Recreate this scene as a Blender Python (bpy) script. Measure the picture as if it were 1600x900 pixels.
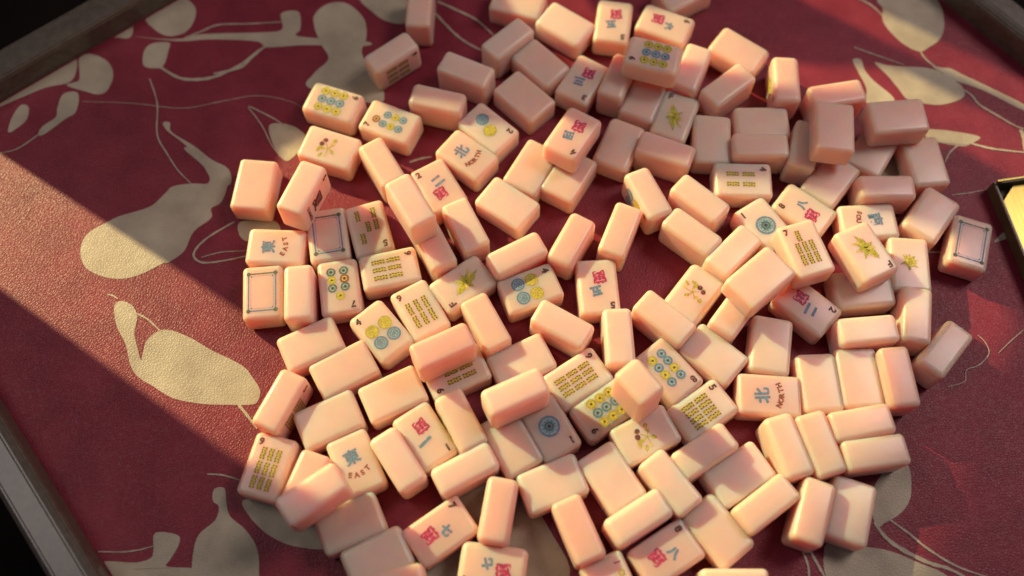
import bpy, bmesh, math, random
from mathutils import Vector, Matrix, Quaternion
from mathutils.geometry import tessellate_polygon
for o in list(bpy.data.objects): bpy.data.objects.remove(o)
random.seed(7)
sc=bpy.context.scene
COL=sc.collection
R=math.radians
MM=.001
# ---------------------------------------------------------------- camera
cam_d=bpy.data.cameras.new('camera'); cam=bpy.data.objects.new('camera',cam_d); COL.objects.link(cam)
cam_d.sensor_width=36; cam_d.lens=32.625; cam_d.clip_start=.01; cam_d.clip_end=50
cam.location=(0,-.18755,.44184); cam.rotation_euler=(R(23),0,0)
cam_d.dof.use_dof=True; cam_d.dof.focus_distance=.46; cam_d.dof.aperture_fstop=3.4
sc.camera=cam
# ---------------------------------------------------------------- light
world=bpy.data.worlds.new('World'); sc.world=world; world.use_nodes=True
bg=world.node_tree.nodes['Background']; bg.inputs[0].default_value=(.58,.58,.84,1); bg.inputs[1].default_value=.078
AZ=R(-35.5); EL=R(27)
sun_dir=Vector((math.cos(AZ)*math.cos(EL),math.sin(AZ)*math.cos(EL),-math.sin(EL)))
LAMP=-sun_dir*7.0
ld=bpy.data.lights.new('low_sunlight','SPOT'); ld.energy=3800; ld.color=(1,.78,.37); ld.spot_size=R(14); ld.spot_blend=.1; ld.shadow_soft_size=.035
lo=bpy.data.objects.new('low_sunlight',ld); COL.objects.link(lo); lo.location=LAMP
lo.rotation_euler=sun_dir.to_track_quat('-Z','Y').to_euler()
def area(name,loc,target,size,w,col):
    a=bpy.data.lights.new(name,'AREA'); a.energy=w; a.color=col; a.shape='RECTANGLE'; a.size=size[0]; a.size_y=size[1]
    o=bpy.data.objects.new(name,a); COL.objects.link(o); o.location=loc
    o.rotation_euler=(Vector(target)-Vector(loc)).to_track_quat('-Z','Y').to_euler(); return o
area('window_glow_left',(-.72,.17,1.08),(-.2,-.1,0),(.45,.45),2.4,(1,.90,.84))
area('window_glow',(.80,.34,1.05),(.2,-.05,0),(.42,.42),6.5,(1,.82,.78))
vs=sc.view_settings; vs.view_transform='Standard'; vs.look='None'; vs.gamma=1; vs.exposure=0; vs.use_curve_mapping=False
sc.render.engine='CYCLES'; sc.cycles.use_denoising=True; sc.cycles.max_bounces=10
MOTIFS=[
[-215.9,172.2,-210.3,165.2,-202.8,160.4,-196.1,160.4,-190.4,163.9,-187.4,170.8,-187.4,179.3,-191.6,185.0,-203.1,193.6,-213.1,183.5],
[-234.2,159.7,-228.2,164.5,-223.0,167.3,-221.7,161.1,-224.9,157.6],
[-220.7,159.4,-202.4,157.2,-191.0,156.3,-175.6,157.6,-149.6,156.3,-143.6,152.2,-135.8,152.2,-119.2,153.5,-85.6,152.9,-85.8,156.3,-119.6,159.0,-126.6,161.1,-124.1,165.2,-126.4,177.6,-136.5,176.4,-134.8,165.2,-144.7,162.7,-180.5,161.4,-191.3,158.3,-202.5,157.9],
[-213.4,148.8,-209.8,154.5,-199.9,155.3,-199.3,149.9,-200.8,138.7,-206.1,137.3,-212.2,139.3],
[-292.4,108.0,-291.7,114.4,-275.6,126.1,-262.5,138.0,-252.0,143.6,-249.9,135.3,-252.8,127.4,-265.2,123.5,-278.9,115.7],
[-249.2,143.4,-243.0,146.3,-233.4,142.0,-228.5,132.7,-230.0,122.2,-235.0,119.3,-243.0,121.5,-251.1,124.1,-253.7,126.1,-247.6,128.7,-248.2,135.3],
[-256.2,110.5,-254.6,119.6,-247.3,120.9,-245.0,114.4,-245.7,106.7,-250.4,102.9,-260.3,92.8,-263.5,92.8,-262.3,97.8,-256.0,104.2],
[-280.3,94.1,-280.6,102.9,-277.0,111.8,-272.4,110.5,-271.9,102.9,-275.2,97.8],
[-195.2,100.4,-191.4,100.4,-189.4,94.1,-176.0,85.4,-165.3,76.8,-155.1,70.7,-152.9,61.2,-161.2,61.2,-170.3,74.4,-181.4,86.6,-192.3,95.3],
[-181.0,83.3,-176.7,83.3,-164.9,73.6,-154.9,68.7,-154.6,58.0,-156.7,49.8,-161.4,46.3,-160.7,40.5,-168.9,32.5,-172.4,21.2,-179.5,14.6,-182.5,14.0,-192.6,8.0,-202.1,5.2,-212.3,6.3,-222.2,11.2,-226.6,19.0,-227.0,26.8,-223.9,32.5,-217.6,37.0,-210.1,41.6,-194.6,47.4,-187.5,55.6,-184.0,59.8,-173.8,61.6,-165.5,61.6,-165.0,66.3,-170.2,73.6],
[-203.5,-13.2,-203.7,-8.9,-200.1,-7.3,-194.7,-10.0,-191.4,-15.3,-191.2,-19.5,-191.2,-25.7,-188.0,-33.9,-185.7,-39.5,-185.4,-34.9,-184.4,-28.8,-178.9,-23.6,-172.1,-23.6,-161.8,-27.8,-151.3,-33.9,-134.9,-42.0,-128.4,-49.0,-124.4,-55.0,-125.2,-60.8,-128.8,-62.3,-140.2,-62.3,-152.5,-61.8,-167.0,-58.9,-177.4,-53.0,-185.8,-48.0,-190.5,-42.0,-194.8,-30.9,-200.7,-21.6],
[-141.4,-104.6,-139.8,-102.8,-136.1,-103.3,-134.4,-110.0,-131.9,-116.2,-124.0,-122.4,-117.7,-131.1,-115.5,-143.0,-115.3,-153.0,-128.9,-156.3,-142.5,-151.4,-146.3,-143.0,-147.0,-131.1,-145.2,-124.1,-138.8,-118.0,-137.8,-111.8,-140.9,-109.1],
[-166.5,-125.0,-163.2,-123.3,-154.9,-125.0,-154.3,-129.3,-157.0,-135.4,-158.3,-138.8,-146.7,-139.6,-137.5,-143.0,-144.3,-151.4,-171.2,-151.4,-181.1,-144.7,-187.2,-137.1,-173.5,-137.1,-166.7,-135.4,-165.5,-131.9],
[-126.6,-108.7,-111.6,-108.7,-90.9,-120.7,-84.6,-130.6,-101.2,-129.7,-113.7,-124.3,-123.0,-116.1],
[219.8,180.3,217.5,186.4,228.2,192.5,249.4,192.5,252.8,184.4,254.6,176.3,253.6,166.4,249.6,157.6,242.2,151.8,236.2,148.9,228.3,153.7,221.8,162.5,218.4,171.3],
[242.2,138.4,247.5,137.5,252.1,137.0,258.4,132.7,268.8,126.2,289.1,112.4,288.2,108.3,267.9,122.0,252.2,129.0,246.1,133.7],
[209.0,141.2,215.8,139.3,224.2,138.4,238.1,137.5,247.6,133.7,253.6,128.1,256.6,123.4,255.4,117.0,243.0,112.4,231.6,113.3,223.6,116.1,220.1,122.5,215.3,131.8],
[196.7,143.1,201.4,143.1,202.7,135.6,207.0,128.1,216.1,117.0,213.5,110.6,200.8,112.4,201.6,123.4,198.6,134.6],
[229.4,95.7,243.0,95.2,259.5,91.4,255.1,87.2,248.3,85.1,232.7,88.8],
[254.6,26.2,261.9,32.7,264.1,29.5],
[175.3,-97.4,183.3,-92.8,189.7,-92.8,188.4,-106.4,182.5,-114.5,174.6,-118.9,169.9,-120.6,169.0,-108.2],
[144.4,-130.2,151.7,-128.9,161.4,-129.8,174.3,-131.9,186.8,-137.1,198.9,-143.0,200.0,-151.4,170.5,-156.3,145.6,-148.0],
[-25.7,-106.7,-9.2,-94.6,4.5,-103.7,17.9,-123.0,26.3,-143.0,5.8,-154.1,-43.6,-150.0,-47.0,-137.3,-17.9,-123.0],
[-116.6,175.4,-109.1,183.6,-98.1,183.6,-87.5,172.7,-85.0,159.3,-87.0,147.5,-78.7,133.3,-72.7,120.7,-77.5,113.2,-114.9,123.2,-113.7,133.3,-106.0,143.6,-111.1,154.1,-115.9,166.0],
[-90.6,186.4,-83.5,178.2,-75.4,171.4,-64.4,168.7,-59.3,175.4,-60.1,194.7,-91.3,197.5],
[-135.6,98.5,-127.4,99.7,-118.8,96.1,-114.1,88.9,-121.2,77.0,-126.2,77.0,-132.3,86.5],
[-145.2,38.0,-127.5,39.1,-123.8,31.4,-141.0,27.0],
[186.4,76.4,213.3,90.8,225.0,76.4,207.7,56.4,187.5,60.4],
]
STEMS=[
(2.30,[-204.2,139.3,-190.8,130.7,-179.7,129.4,-170.0,131.4,-156.6,139.3,-147.7,148.8,-141.5,153.5]),
(1.31,[-191.3,158.3,-181.9,163.2,-172.3,168.0,-154.4,168.7,-135.3,170.1]),
(0.98,[-260.8,95.3,-267.8,87.9,-274.2,82.9,-282.2,80.5]),
(0.98,[-207.2,130.0,-200.3,113.1,-197.3,92.8,-190.1,80.5,-182.2,69.5,-173.8,61.2]),
(0.49,[-242.8,114.4,-213.3,113.1,-185.7,109.9,-164.6,114.4,-145.5,118.3,-128.9,115.7,-117.6,110.5]),
(1.48,[-148.1,38.2,-159.4,30.2,-165.6,23.5,-166.9,17.9,-161.4,14.3,-149.5,15.7,-138.8,18.4]),
(0.72,[-162.8,17.3,-153.1,20.3,-140.1,21.2]),
(0.98,[-208.6,-3.6,-205.5,-4.4,-202.7,-6.3]),
(1.15,[-193.1,-13.7,-185.7,-17.4,-177.8,-24.2]),
(1.64,[-135.6,-60.8,-130.2,-66.7,-123.8,-74.3]),
(0.82,[-190.2,-132.4,-179.6,-132.4,-172.6,-131.5,-164.9,-129.5]),
(0.98,[-145.2,-96.4,-137.8,-96.9,-129.3,-99.2]),
(1.31,[206.3,187.4,210.7,184.4,215.0,180.3,220.8,171.3]),
(1.31,[236.4,149.8,238.5,144.1,243.0,138.4,247.6,133.7]),
(0.98,[198.8,151.8,206.1,148.4,214.2,144.6,225.9,139.3]),
(1.48,[255.0,123.4,260.4,118.8,263.7,112.4,272.2,105.2,281.4,98.0,288.4,95.3]),
(1.64,[253.3,87.2,260.9,84.6,267.8,83.0,283.6,80.9]),
(2.95,[283.2,95.7,284.1,91.4,282.7,80.9]),
(1.31,[246.6,85.6,241.2,80.9,237.4,74.7]),
(1.31,[232.7,88.8,241.5,87.2,253.1,86.2]),
(0.98,[216.5,20.3,227.2,20.3]),
(0.66,[237.4,54.5,246.6,55.6,254.9,57.3]),
(0.66,[235.6,-26.0,238.6,-29.9,239.3,-35.8,233.5,-41.7,226.4,-44.6,224.4,-50.4,215.6,-53.2]),
(0.66,[259.7,-23.0,251.9,-29.0,243.9,-35.8]),
(2.30,[169.2,-118.9,173.5,-125.9,179.8,-131.1,191.2,-137.1,199.5,-139.6,207.5,-143.8]),
(1.31,[175.8,-117.1,184.5,-124.1,192.2,-131.1,204.1,-138.8,218.0,-143.8]),
(1.31,[133.7,-131.1,135.8,-138.8,135.1,-148.0]),
(1.64,[137.2,-131.1,140.7,-138.8,143.4,-144.7]),
(1.64,[-170.9,133.3,-156.5,137.2,-150.8,143.6,-144.2,151.4]),
(0.82,[-148.8,110.7,-139.7,98.5,-133.3,86.5,-127.4,78.2]),
(0.98,[-148.3,111.3,-134.0,103.3,-127.3,98.5]),
(1.64,[-48.5,180.9,-40.5,170.0,-32.7,160.7,-25.0,154.1,-12.0,146.2]),
(1.64,[-44.2,185.0,-32.0,178.2,-20.9,171.4,-9.9,159.3]),
(0.98,[77.0,-36.0,85.3,-30.1,97.5,-29.1,100.1,-32.1]),
(1.64,[-56.2,74.7,-50.2,77.0,-44.1,78.2]),
]
BOARDS=[  # floor outlines of the shade that the added blocking boards cast
[-413.4,166.2,-282.2,80.5,-203.3,29.1,-135.7,-15.3,-132.1,3.6,-135.5,44.7,-127.4,84.6,-90.3,101.2,-72.1,108.8,-42.4,82.5,-8.8,80.5,52.3,66.3,84.2,46.7,167.4,39.0,209.5,25.7,251.8,9.1,257.0,-21.2,242.4,-45.0,220.5,-67.9,306.8,-90.0,394.5,-102.2,426.6,-10.7,277.8,60.4,247.7,84.6,187.8,86.6,125.8,105.4,66.9,114.0,25.9,144.7,0.0,210.6,-47.8,545.2,-621.3,545.2],
[23.5,225.6,59.9,160.6,173.3,140.2,220.9,138.0,285.3,94.9,431.6,3.6,438.0,22.0,288.9,111.8,236.7,143.8,171.6,186.4,125.4,225.6],
[156.7,225.6,205.9,186.4,292.4,127.9,442.0,33.2,721.1,345.6,249.5,623.5,45.9,473.3],
[-388.6,82.5,-264.8,0.0,-140.3,-83.8,27.9,-192.6,76.0,-288.8,-303.8,-288.8],
[352.8,-38.3,222.0,-51.7,215.3,-83.8,208.3,-111.2,188.7,-134.5,174.1,-151.4,153.7,-244.8,414.4,-267.3,507.4,-51.7],
]
TILES=[
((-98.0, 104.4, 7.3), (0.9856, -0.0016, -0.0032, -0.169), 'dot9', 'nine-dot tile lying face up at the upper left tip of the pile', 'F'),
((-66.2, 92.1, 7.3), (0.2063, -0.0158, -0.0017, 0.9784), 'dot7', 'seven-dot tile face up just right of the nine-dot tile at the upper left', 'F'),
((-97.9, 76.0, 7.3), (0.1656, 0.001, -0.0103, 0.9861), 'flower', 'face-up tile with cherry flower at the upper left, half under a slanting tile', 'F'),
((-105.9, 40.7, 24.1), (0.5801, 0.5831, 0.41, 0.3941), 'char:夏|5', 'sunlit tile on its long edge leaning on the cherry flower tile, writing on its side', 'E'),
((-135.8, 53.3, 7.3), (0.0011, -0.7393, -0.6734, 0.007), '', 'blank rounded tile at the far left edge of the pile, standing apart in full sun', 'B'),
((-68.4, 63.6, 10.1), (0.3506, 0.3476, 0.6158, 0.614), '', 'narrow edge-up tile slanting below the seven-dot tile', 'E'),
((-50.3, 30.0, 29.9), (0.3458, 0.3532, 0.6177, 0.6116), '', 'bright edge-up tile bridging the slanting row at left centre', 'E'),
((-40.1, 16.4, 10.1), (0.3646, 0.373, 0.607, 0.5996), '', 'edge-up tile at the lower end of the slanting row at left centre', 'E'),
((-120.8, 17.2, 7.3), (0.0192, 0.0024, -0.0039, 0.9998), 'wind:東|EAST', 'face-up tile with blue character and curved word reading sideways at left, above two framed tiles', 'F'),
((-94.8, 23.7, 7.3), (0.6383, 0.0054, 0.0104, 0.7697), 'frame', 'face-up tile with empty blue frame, in shade, right of the character tile', 'F'),
((-73.5, 27.5, 7.3), (0.8023, 0.0141, 0.0012, -0.5968), 'bam5', 'five-bamboo tile face up with its number at the lower right corner', 'F'),
((-62.0, 4.9, 7.3), (0.9932, 0.0053, 0.0093, 0.1156), 'bam6', 'six-bamboo tile lying sideways with number 9 in its top right corner', 'F'),
((-124.9, -8.3, 7.3), (0.669, 0.001, 0.0084, 0.7432), 'frame', 'face-up tile with blue frame at the far left, beside a tall edge-up tile', 'F'),
((-105.7, -10.5, 10.1), (0.4754, 0.4787, 0.5261, 0.5178), '', 'upright edge-up tile between the framed tile and the seven green dots', 'E'),
((-86.6, -5.2, 7.3), (0.7639, 0.0077, -0.002, -0.6453), 'dot7g', 'tile with seven green and brown dots, number upside down at its foot', 'F'),
((-64.2, -28.8, 7.3), (0.4216, -0.0013, 0.002, 0.9068), 'dot4', 'four-dot tile with two yellow and two blue rings, slanting at left centre', 'F'),
((-45.6, -17.8, 7.3), (0.5007, -0.0004, 0.0006, 0.8656), 'bam6', 'six-bamboo tile slanting, right above the four-ring tile', 'F'),
((-98.6, -35.5, 7.3), (0.0052, 0.974, 0.2263, 0.0041), '', 'blank tile below the framed tile and the upright tile at left', 'B'),
((-81.2, -48.6, 7.3), (0.0006, 0.9682, 0.2502, -0.0002), '', 'blank tile below the four-ring tile, its corner against the shaded tile', 'B'),
((-109.5, -65.7, 10.1), (0.5945, 0.5967, 0.3807, 0.3816), 'bam8', 'glowing orange edge-up tile at the left rim with bamboo print on its side', 'E'),
((-86.6, -73.4, 7.3), (0.0082, -0.9757, -0.2191, -0.0032), '', 'blank tile in orange shade right of the glowing tile at the left rim', 'B'),
((-113.5, -95.7, 7.3), (0.7908, 0.0084, -0.0058, 0.612), 'bam9', 'nine-bamboo tile face up at the lower left rim of the pile', 'F'),
((-94.8, -104.5, 10.1), (0.4094, 0.4045, -0.5793, -0.5773), '', 'mostly hidden orange-lit tile behind the nine-bamboo tile', 'E'),
((-86.5, -113.0, 29.8), (0.2167, 0.213, -0.6757, -0.6716), '', 'bright edge-up tile resting below the nine-bamboo tile', 'E'),
((-72.4, -94.4, 7.3), (0.5373, 0.0007, -0.0023, 0.8434), 'wind:東|EAST', 'face-up tile with small blue character and curved word at lower left centre', 'F'),
((-52.4, -93.5, 10.1), (0.3321, 0.3355, 0.6175, 0.6292), '', 'edge-up tile between the lower character tile and the red one-character tile', 'E'),
((-40.9, -81.4, 7.3), (0.8821, 0.0063, -0.005, -0.4709), 'crak:一|1', 'one-character tile with red glyph at its top left, at lower centre left', 'F'),
((-21.5, -97.9, 10.1), (0.1747, 0.1715, -0.6857, -0.6855), '', 'edge-up tile below the red one-character tile', 'E'),
((-56.9, -60.9, 7.3), (0.0006, 0.9757, 0.2187, 0.0093), '', 'plain blank tile above the edge-up pair at lower left centre', 'B'),
((-73.4, -121.4, 7.3), (0.0026, 0.9777, 0.2098, -0.0093), '', 'blank tile in dark shade at the lower left', 'B'),
((-60.3, -136.8, 7.3), (0.0081, -0.9746, -0.2239, 0.002), '', 'sunlit blank tile below the dark shaded one at the lower left', 'B'),
((-51.2, -150.9, 23.6), (0.0921, 0.0869, -0.6953, -0.7075), '', 'bright edge-up tile cut off by the bottom of the frame at left', 'E'),
((-32.3, -124.9, 7.3), (0.9538, 0.0142, -0.0037, 0.3002), 'crak:七|7', 'face-up tile with large red glyph and number at its top corner, lower left centre', 'F'),
((-6.3, -116.5, 10.1), (0.4527, 0.458, -0.5425, -0.5395), '', 'tall edge-up tile standing alone at the bottom centre left', 'E'),
((-8.6, -140.7, 7.3), (0.0672, 0.0032, -0.0061, 0.9977), 'crak:七|7', 'face-up tile cut by the bottom edge with red glyph at its right end', 'F'),
((-32.4, -43.9, 24.7), (0.1579, 0.1547, -0.6926, -0.6866), '', 'bright edge-up tile above a shaded bamboo tile at left centre', 'E'),
((-27.1, -49.4, 7.3), (0.218, -0.0027, -0.0049, -0.9759), 'bam6', 'bamboo tile in shade, partly under the edge-up tile at left centre', 'F'),
((4.8, -44.7, 7.3), (0.0008, 0.9741, 0.2262, 0.0036), '', 'blank tile in deep shade in the middle of the pile', 'B'),
((-12.6, -26.1, 10.1), (0.3695, 0.3598, 0.6033, 0.6084), '', 'edge-up tile slanting down towards the shaded middle tile', 'E'),
((1.6, -66.3, 24.7), (0.1524, 0.1506, -0.7121, -0.6686), '', 'long bright edge-up tile laid on the centre of the pile', 'E'),
((-24.2, -75.1, 10.1), (0.6099, 0.6026, -0.3506, -0.3769), 'dot9', 'bright orange edge-up tile next to the long bright one, printed face to the left', 'E'),
((31.6, -53.0, 7.3), (0.9571, 0.0131, 0.0088, 0.2892), 'bam9', 'nine-bamboo tile lying in half shade at the centre', 'F'),
((44.2, -68.0, 7.3), (0.301, 0.0105, -0.0062, -0.9535), 'dot9', 'nine-dot tile with yellow and blue rings at the centre', 'F'),
((17.4, -77.0, 7.3), (0.8606, -0.0117, 0.0019, -0.5091), 'dot1', 'one-dot tile with a single dark blue disc, in shade at the centre', 'F'),
((-0.4, -84.4, 7.3), (0.0017, -0.8643, 0.503, -0.0056), '', 'brown shaded blank tile left of the dark blue disc', 'B'),
((18.6, -103.6, 7.3), (0.0008, 0.982, 0.1891, -0.0041), '', 'shaded blank tile below the dark blue disc', 'B'),
((29.9, -125.2, 10.1), (0.3968, 0.3826, 0.5833, 0.5966), '', 'edge-up tile slanting at bottom centre above the rainbow word tile', 'E'),
((46.1, -100.8, 7.3), (0.0068, -0.876, 0.4823, -0.0018), '', 'blank tile half in shade left of the bright crossed pair', 'B'),
((62.9, -80.7, 7.3), (0.2311, 0.008, 0.0052, -0.9729), 'flower', 'flower tile with dark cherries at the lower centre', 'F'),
((72.3, -104.0, 10.1), (0.3149, 0.3199, 0.6342, 0.6295), '', 'bright edge-up tile on top of the lower centre, upper one of the crossed pair', 'E'),
((56.9, -119.9, 10.1), (0.1973, 0.1888, -0.6824, -0.678), '', 'bright edge-up tile, lower one of the crossed pair at lower centre', 'E'),
((89.1, -89.8, 10.1), (0.196, 0.2047, -0.6818, -0.6744), '', 'edge-up tile in half shade below the dark striped bamboo tile', 'E'),
((90.7, -68.9, 7.3), (0.9555, -0.0042, 0.0018, 0.2951), 'bam8', 'dark striped bamboo tile face up at right of centre', 'F'),
((57.4, -64.4, 29.9), (0.2316, -0.659, -0.2406, -0.6739), '', 'short bright tile standing on its end at the centre', 'N'),
((75.6, -49.2, 7.3), (0.9042, 0.003, 0.0057, -0.427), 'dot8', 'eight-dot tile in shade right behind the tile standing on end', 'F'),
((98.3, -40.6, 7.3), (0.004, 0.9351, -0.3544, -0.0016), '', 'blank tile, shaded at its upper half, right of the eight-dot tile', 'B'),
((126.6, -36.1, 7.3), (0.0005, -0.7708, -0.6371, -0.0045), '', 'upright blank tile in shade right of centre with a sunny foot', 'B'),
((51.9, -33.6, 10.1), (0.4922, 0.4881, 0.5066, 0.5127), '', 'upright edge-up tile at the centre below the red glyph tile', 'E'),
((24.4, -27.0, 10.1), (0.174, 0.191, 0.6824, 0.6838), '', 'edge-up tile lying alone in the gap at the centre', 'E'),
((9.2, -6.0, 7.3), (0.9824, 0.0059, -0.0044, 0.1866), 'dot4', 'four-dot tile in dark shade with blue and olive discs', 'F'),
((2.4, 10.7, 10.1), (0.1733, 0.1714, -0.6735, -0.6978), '', 'edge-up tile with a shadow across it behind the dark four-dot tile', 'E'),
((-24.8, -3.4, 7.3), (0.3243, -0.006, 0.0071, -0.9459), 'dragon', 'green plant tile in shade at left centre, half covered', 'F'),
((-23.7, 27.0, 10.1), (0.3743, 0.3716, 0.6026, 0.599), '', 'shaded edge-up tile covering the foot of the green and red glyph tile', 'E'),
((-38.7, 52.3, 7.3), (0.4997, -0.0055, -0.0011, 0.8662), 'crak:二|2', 'face-up tile with green and red glyphs squeezed right of the slanting row', 'F'),
((-24.2, 71.3, 7.3), (0.3218, 0.0119, 0.0121, 0.9467), 'wind:北|NORTH', 'blue character tile with curved word, just below the two-ring tile', 'F'),
((-12.9, 88.4, 7.3), (0.9328, 0.0146, 0.0025, -0.3601), 'dot2', 'two-dot tile with one blue and one yellow ring at the upper left centre', 'F'),
((10.7, 63.9, 7.3), (0.0047, -0.8654, -0.5009, 0.0084), '', 'sunlit blank tile leaning below the upper red glyph tile', 'B'),
((-2.3, 42.3, 7.3), (0.0067, -0.9503, 0.3111, -0.0077), '', 'rounded blank tile facing the open red gap, left of it', 'B'),
((31.6, 75.5, 21.6), (0.4919, -0.011, -0.0092, -0.8705), 'crak:四|4', 'long face-up tile with red glyph beside the sunlit blank tile, above the gap', 'F'),
((30.2, 59.0, 7.3), (0.0068, 0.8682, 0.4961, -0.0067), '', 'nearly hidden tile under the red glyph tile above the gap', 'B'),
((39.2, 119.4, 7.3), (0.497, -0.0125, 0.0015, -0.8676), 'crak:三|3', 'red glyph tile in half shade at the upper centre', 'F'),
((58.3, 117.7, 10.1), (0.4004, 0.3861, -0.5952, -0.5799), '', 'blank edge-up tile right of the half shaded red glyph tile at the top', 'E'),
((6.7, 108.6, 7.3), (0.0024, 0.9233, -0.3838, -0.0109), '', 'blank tile in purple shade at the upper centre left', 'B'),
((-2.4, 143.3, 10.1), (0.2659, 0.2598, -0.6589, -0.6539), '', 'edge-up tile crossing into sunlight near the top left of the pile', 'E'),
((30.4, 157.7, 7.3), (0.0058, 0.9511, -0.3087, -0.0009), '', 'bright blank tile near the top edge, left of the top red glyph tile', 'B'),
((15.8, 131.2, 7.3), (0.0122, -0.9208, 0.3899, -0.0014), '', 'tile lit orange and mostly hidden near the top of the pile', 'B'),
((3.7, 174.0, 7.3), (0.0067, -0.9868, 0.1612, -0.0126), '', 'blank tile cut off by the top edge of the frame', 'B'),
((-52.6, 166.6, 10.1), (0.485, 0.4993, -0.5052, -0.5101), '', 'lilac tile at the top edge, standing apart left of the pile', 'E'),
((-67.0, 134.3, 10.1), (0.6662, 0.6738, 0.2161, 0.2356), 'bam6', 'shaded edge-up tile apart at the upper left with bamboo print on its side', 'E'),
((-25.3, 122.3, 10.1), (0.1639, 0.1517, 0.6908, 0.6876), '', 'edge-up tile in purple shade, right of the tile with printed side', 'E'),
((-40.6, 103.2, 10.1), (0.0789, 0.0945, 0.6986, 0.7048), '', 'edge-up tile with its front in sun, above the seven-dot tile', 'E'),
((57.9, 159.3, 7.3), (0.6504, -0.0007, 0.0001, -0.7596), 'crak:五|5', 'red glyph tile at the very top centre, upright', 'F'),
((87.3, 157.4, 7.3), (0.9763, -0.0095, 0.0038, -0.2162), 'crak:六|6', 'red glyph tile at the very top, tilted and touching a dotted tile', 'F'),
((75.8, 120.9, 27.4), (0.1492, -0.0003, 0.0098, 0.9888), 'dot9', 'nine-dot tile near the top with dark rings and number at its left', 'F'),
((99.2, 124.0, 10.1), (0.3831, 0.3962, -0.5918, -0.5883), '', 'edge-up tile slanting right of the top nine-dot tile', 'E'),
((127.6, 139.4, 7.3), (0.0002, -0.9482, 0.3177, 0.0074), '', 'bright flat blank tile at the top right of the pile', 'B'),
((118.1, 112.2, 10.1), (0.2332, 0.2375, -0.665, -0.6686), '', 'bright edge-up tile propped on the flat blank tile at the top right', 'E'),
((150.5, 116.0, 10.1), (0.4779, 0.4926, -0.5213, -0.507), 'dragon', 'upright tile at the top right glowing yellow, green print on its left side', 'E'),
((72.8, 108.0, 7.3), (0.0047, -0.8393, -0.5437, 0.0069), '', 'dark shaded blank tile at the upper centre beside the green plant', 'B'),
((88.8, 95.8, 7.3), (0.831, 0.0053, 0.0015, 0.5562), 'dragon', 'green plant tile in shade at the upper centre', 'F'),
((57.6, 78.0, 7.3), (0.0011, -0.8389, -0.5443, -0.0024), '', 'shaded blank tile at the upper centre left of the low edge-up one', 'B'),
((81.3, 71.3, 10.1), (0.1267, 0.1326, 0.6937, 0.6965), '', 'shaded edge-up tile below the upper green plant tile', 'E'),
((107.8, 81.2, 7.3), (0.0047, -0.7365, -0.6764, 0.0002), '', 'dark shaded upright blank tile in the upper right shade', 'B'),
((135.6, 91.9, 7.3), (0.0073, 1.0, -0.0, -0.002), '', 'shaded blank tile lying level behind a shaded edge-up tile', 'B'),
((131.8, 74.0, 10.1), (0.0095, 0.0048, 0.7103, 0.7038), '', 'level edge-up tile in grey shade in the upper right', 'E'),
((121.9, 56.1, 7.3), (0.9998, 0.0031, -0.0093, -0.0201), 'bam4', 'four-bamboo tile with two yellow rows, below the grey shaded tiles', 'F'),
((70.6, 45.3, 10.1), (0.5922, 0.5953, -0.3855, -0.3824), 'dot4', 'rounded edge-up tile with coloured dots on its left side, above the gap', 'E'),
((97.2, 41.9, 10.1), (0.2598, 0.2524, 0.6693, 0.6487), '', 'upper of two parallel edge-up tiles right of the gap', 'E'),
((91.7, 23.1, 10.1), (0.2532, 0.24, 0.6642, 0.6611), '', 'lower of two parallel edge-up tiles right of the gap', 'E'),
((130.8, 28.8, 7.3), (0.478, -0.0074, 0.0007, 0.8783), 'dot1', 'one-dot tile with a single pale blue disc right of the gap', 'F'),
((152.2, 38.4, 7.3), (0.331, 0.0004, 0.0017, 0.9436), 'crak:八|8', 'half hidden face-up tile with blue strokes behind the raised bamboo tile', 'F'),
((144.8, 8.8, 22.1), (0.5978, 0.0019, -0.003, 0.8016), 'bam7', 'raised seven-bamboo tile, brightest in the right of the pile', 'F'),
((174.4, 7.3, 22.1), (0.8422, -0.0059, 0.0027, -0.5392), 'dragon', 'raised green plant tile in full sun at the right', 'F'),
((111.6, 12.3, 10.1), (0.2751, 0.2657, -0.6522, -0.6544), '', 'bright edge-up tile left of the raised bamboo tile', 'E'),
((119.5, -8.8, 27.7), (0.0051, -0.94, -0.3411, -0.0024), '', 'orange glowing blank tile in front of the raised bamboo tile', 'B'),
((91.0, -9.2, 7.3), (0.8975, -0.0038, -0.0016, 0.4409), 'flower', 'sunlit flower tile with two cherries right of the central gap', 'F'),
((74.5, -23.7, 10.1), (0.2463, 0.2553, 0.6656, 0.6566), '', 'edge-up tile at the lower rim of the central gap', 'E'),
((110.6, -18.7, 10.1), (0.3089, 0.3156, -0.6302, -0.6386), '', 'bright slanting edge-up tile right of the cherry flower', 'E'),
((146.9, -15.4, 7.3), (0.9294, 0.0037, -0.0044, -0.369), 'crak:二|2', 'face-up tile with purple-red glyph below the raised bamboo tile', 'F'),
((184.3, 31.7, 7.3), (0.9995, 0.0061, 0.0063, 0.0291), 'wind:南|SOUTH', 'blue character tile partly covered by the raised green plant tile', 'F'),
((194.7, 48.9, 10.1), (0.0001, -0.0001, 0.7082, 0.706), '', 'level edge-up tile in soft shade above the covered character tile', 'E'),
((168.4, 56.4, 7.3), (0.0011, -0.9034, -0.4288, -0.0071), '', 'bright tile propped at a slant in the upper right of the pile', 'B'),
((166.9, 76.4, 26.8), (0.0045, 0.7533, 0.6576, -0.0108), '', 'raised upright blank tile at the upper right', 'B'),
((176.9, 106.4, 10.1), (0.0625, 0.0661, -0.7096, -0.6987), '', 'edge-up tile at the upper right rim behind the raised upright one', 'E'),
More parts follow.
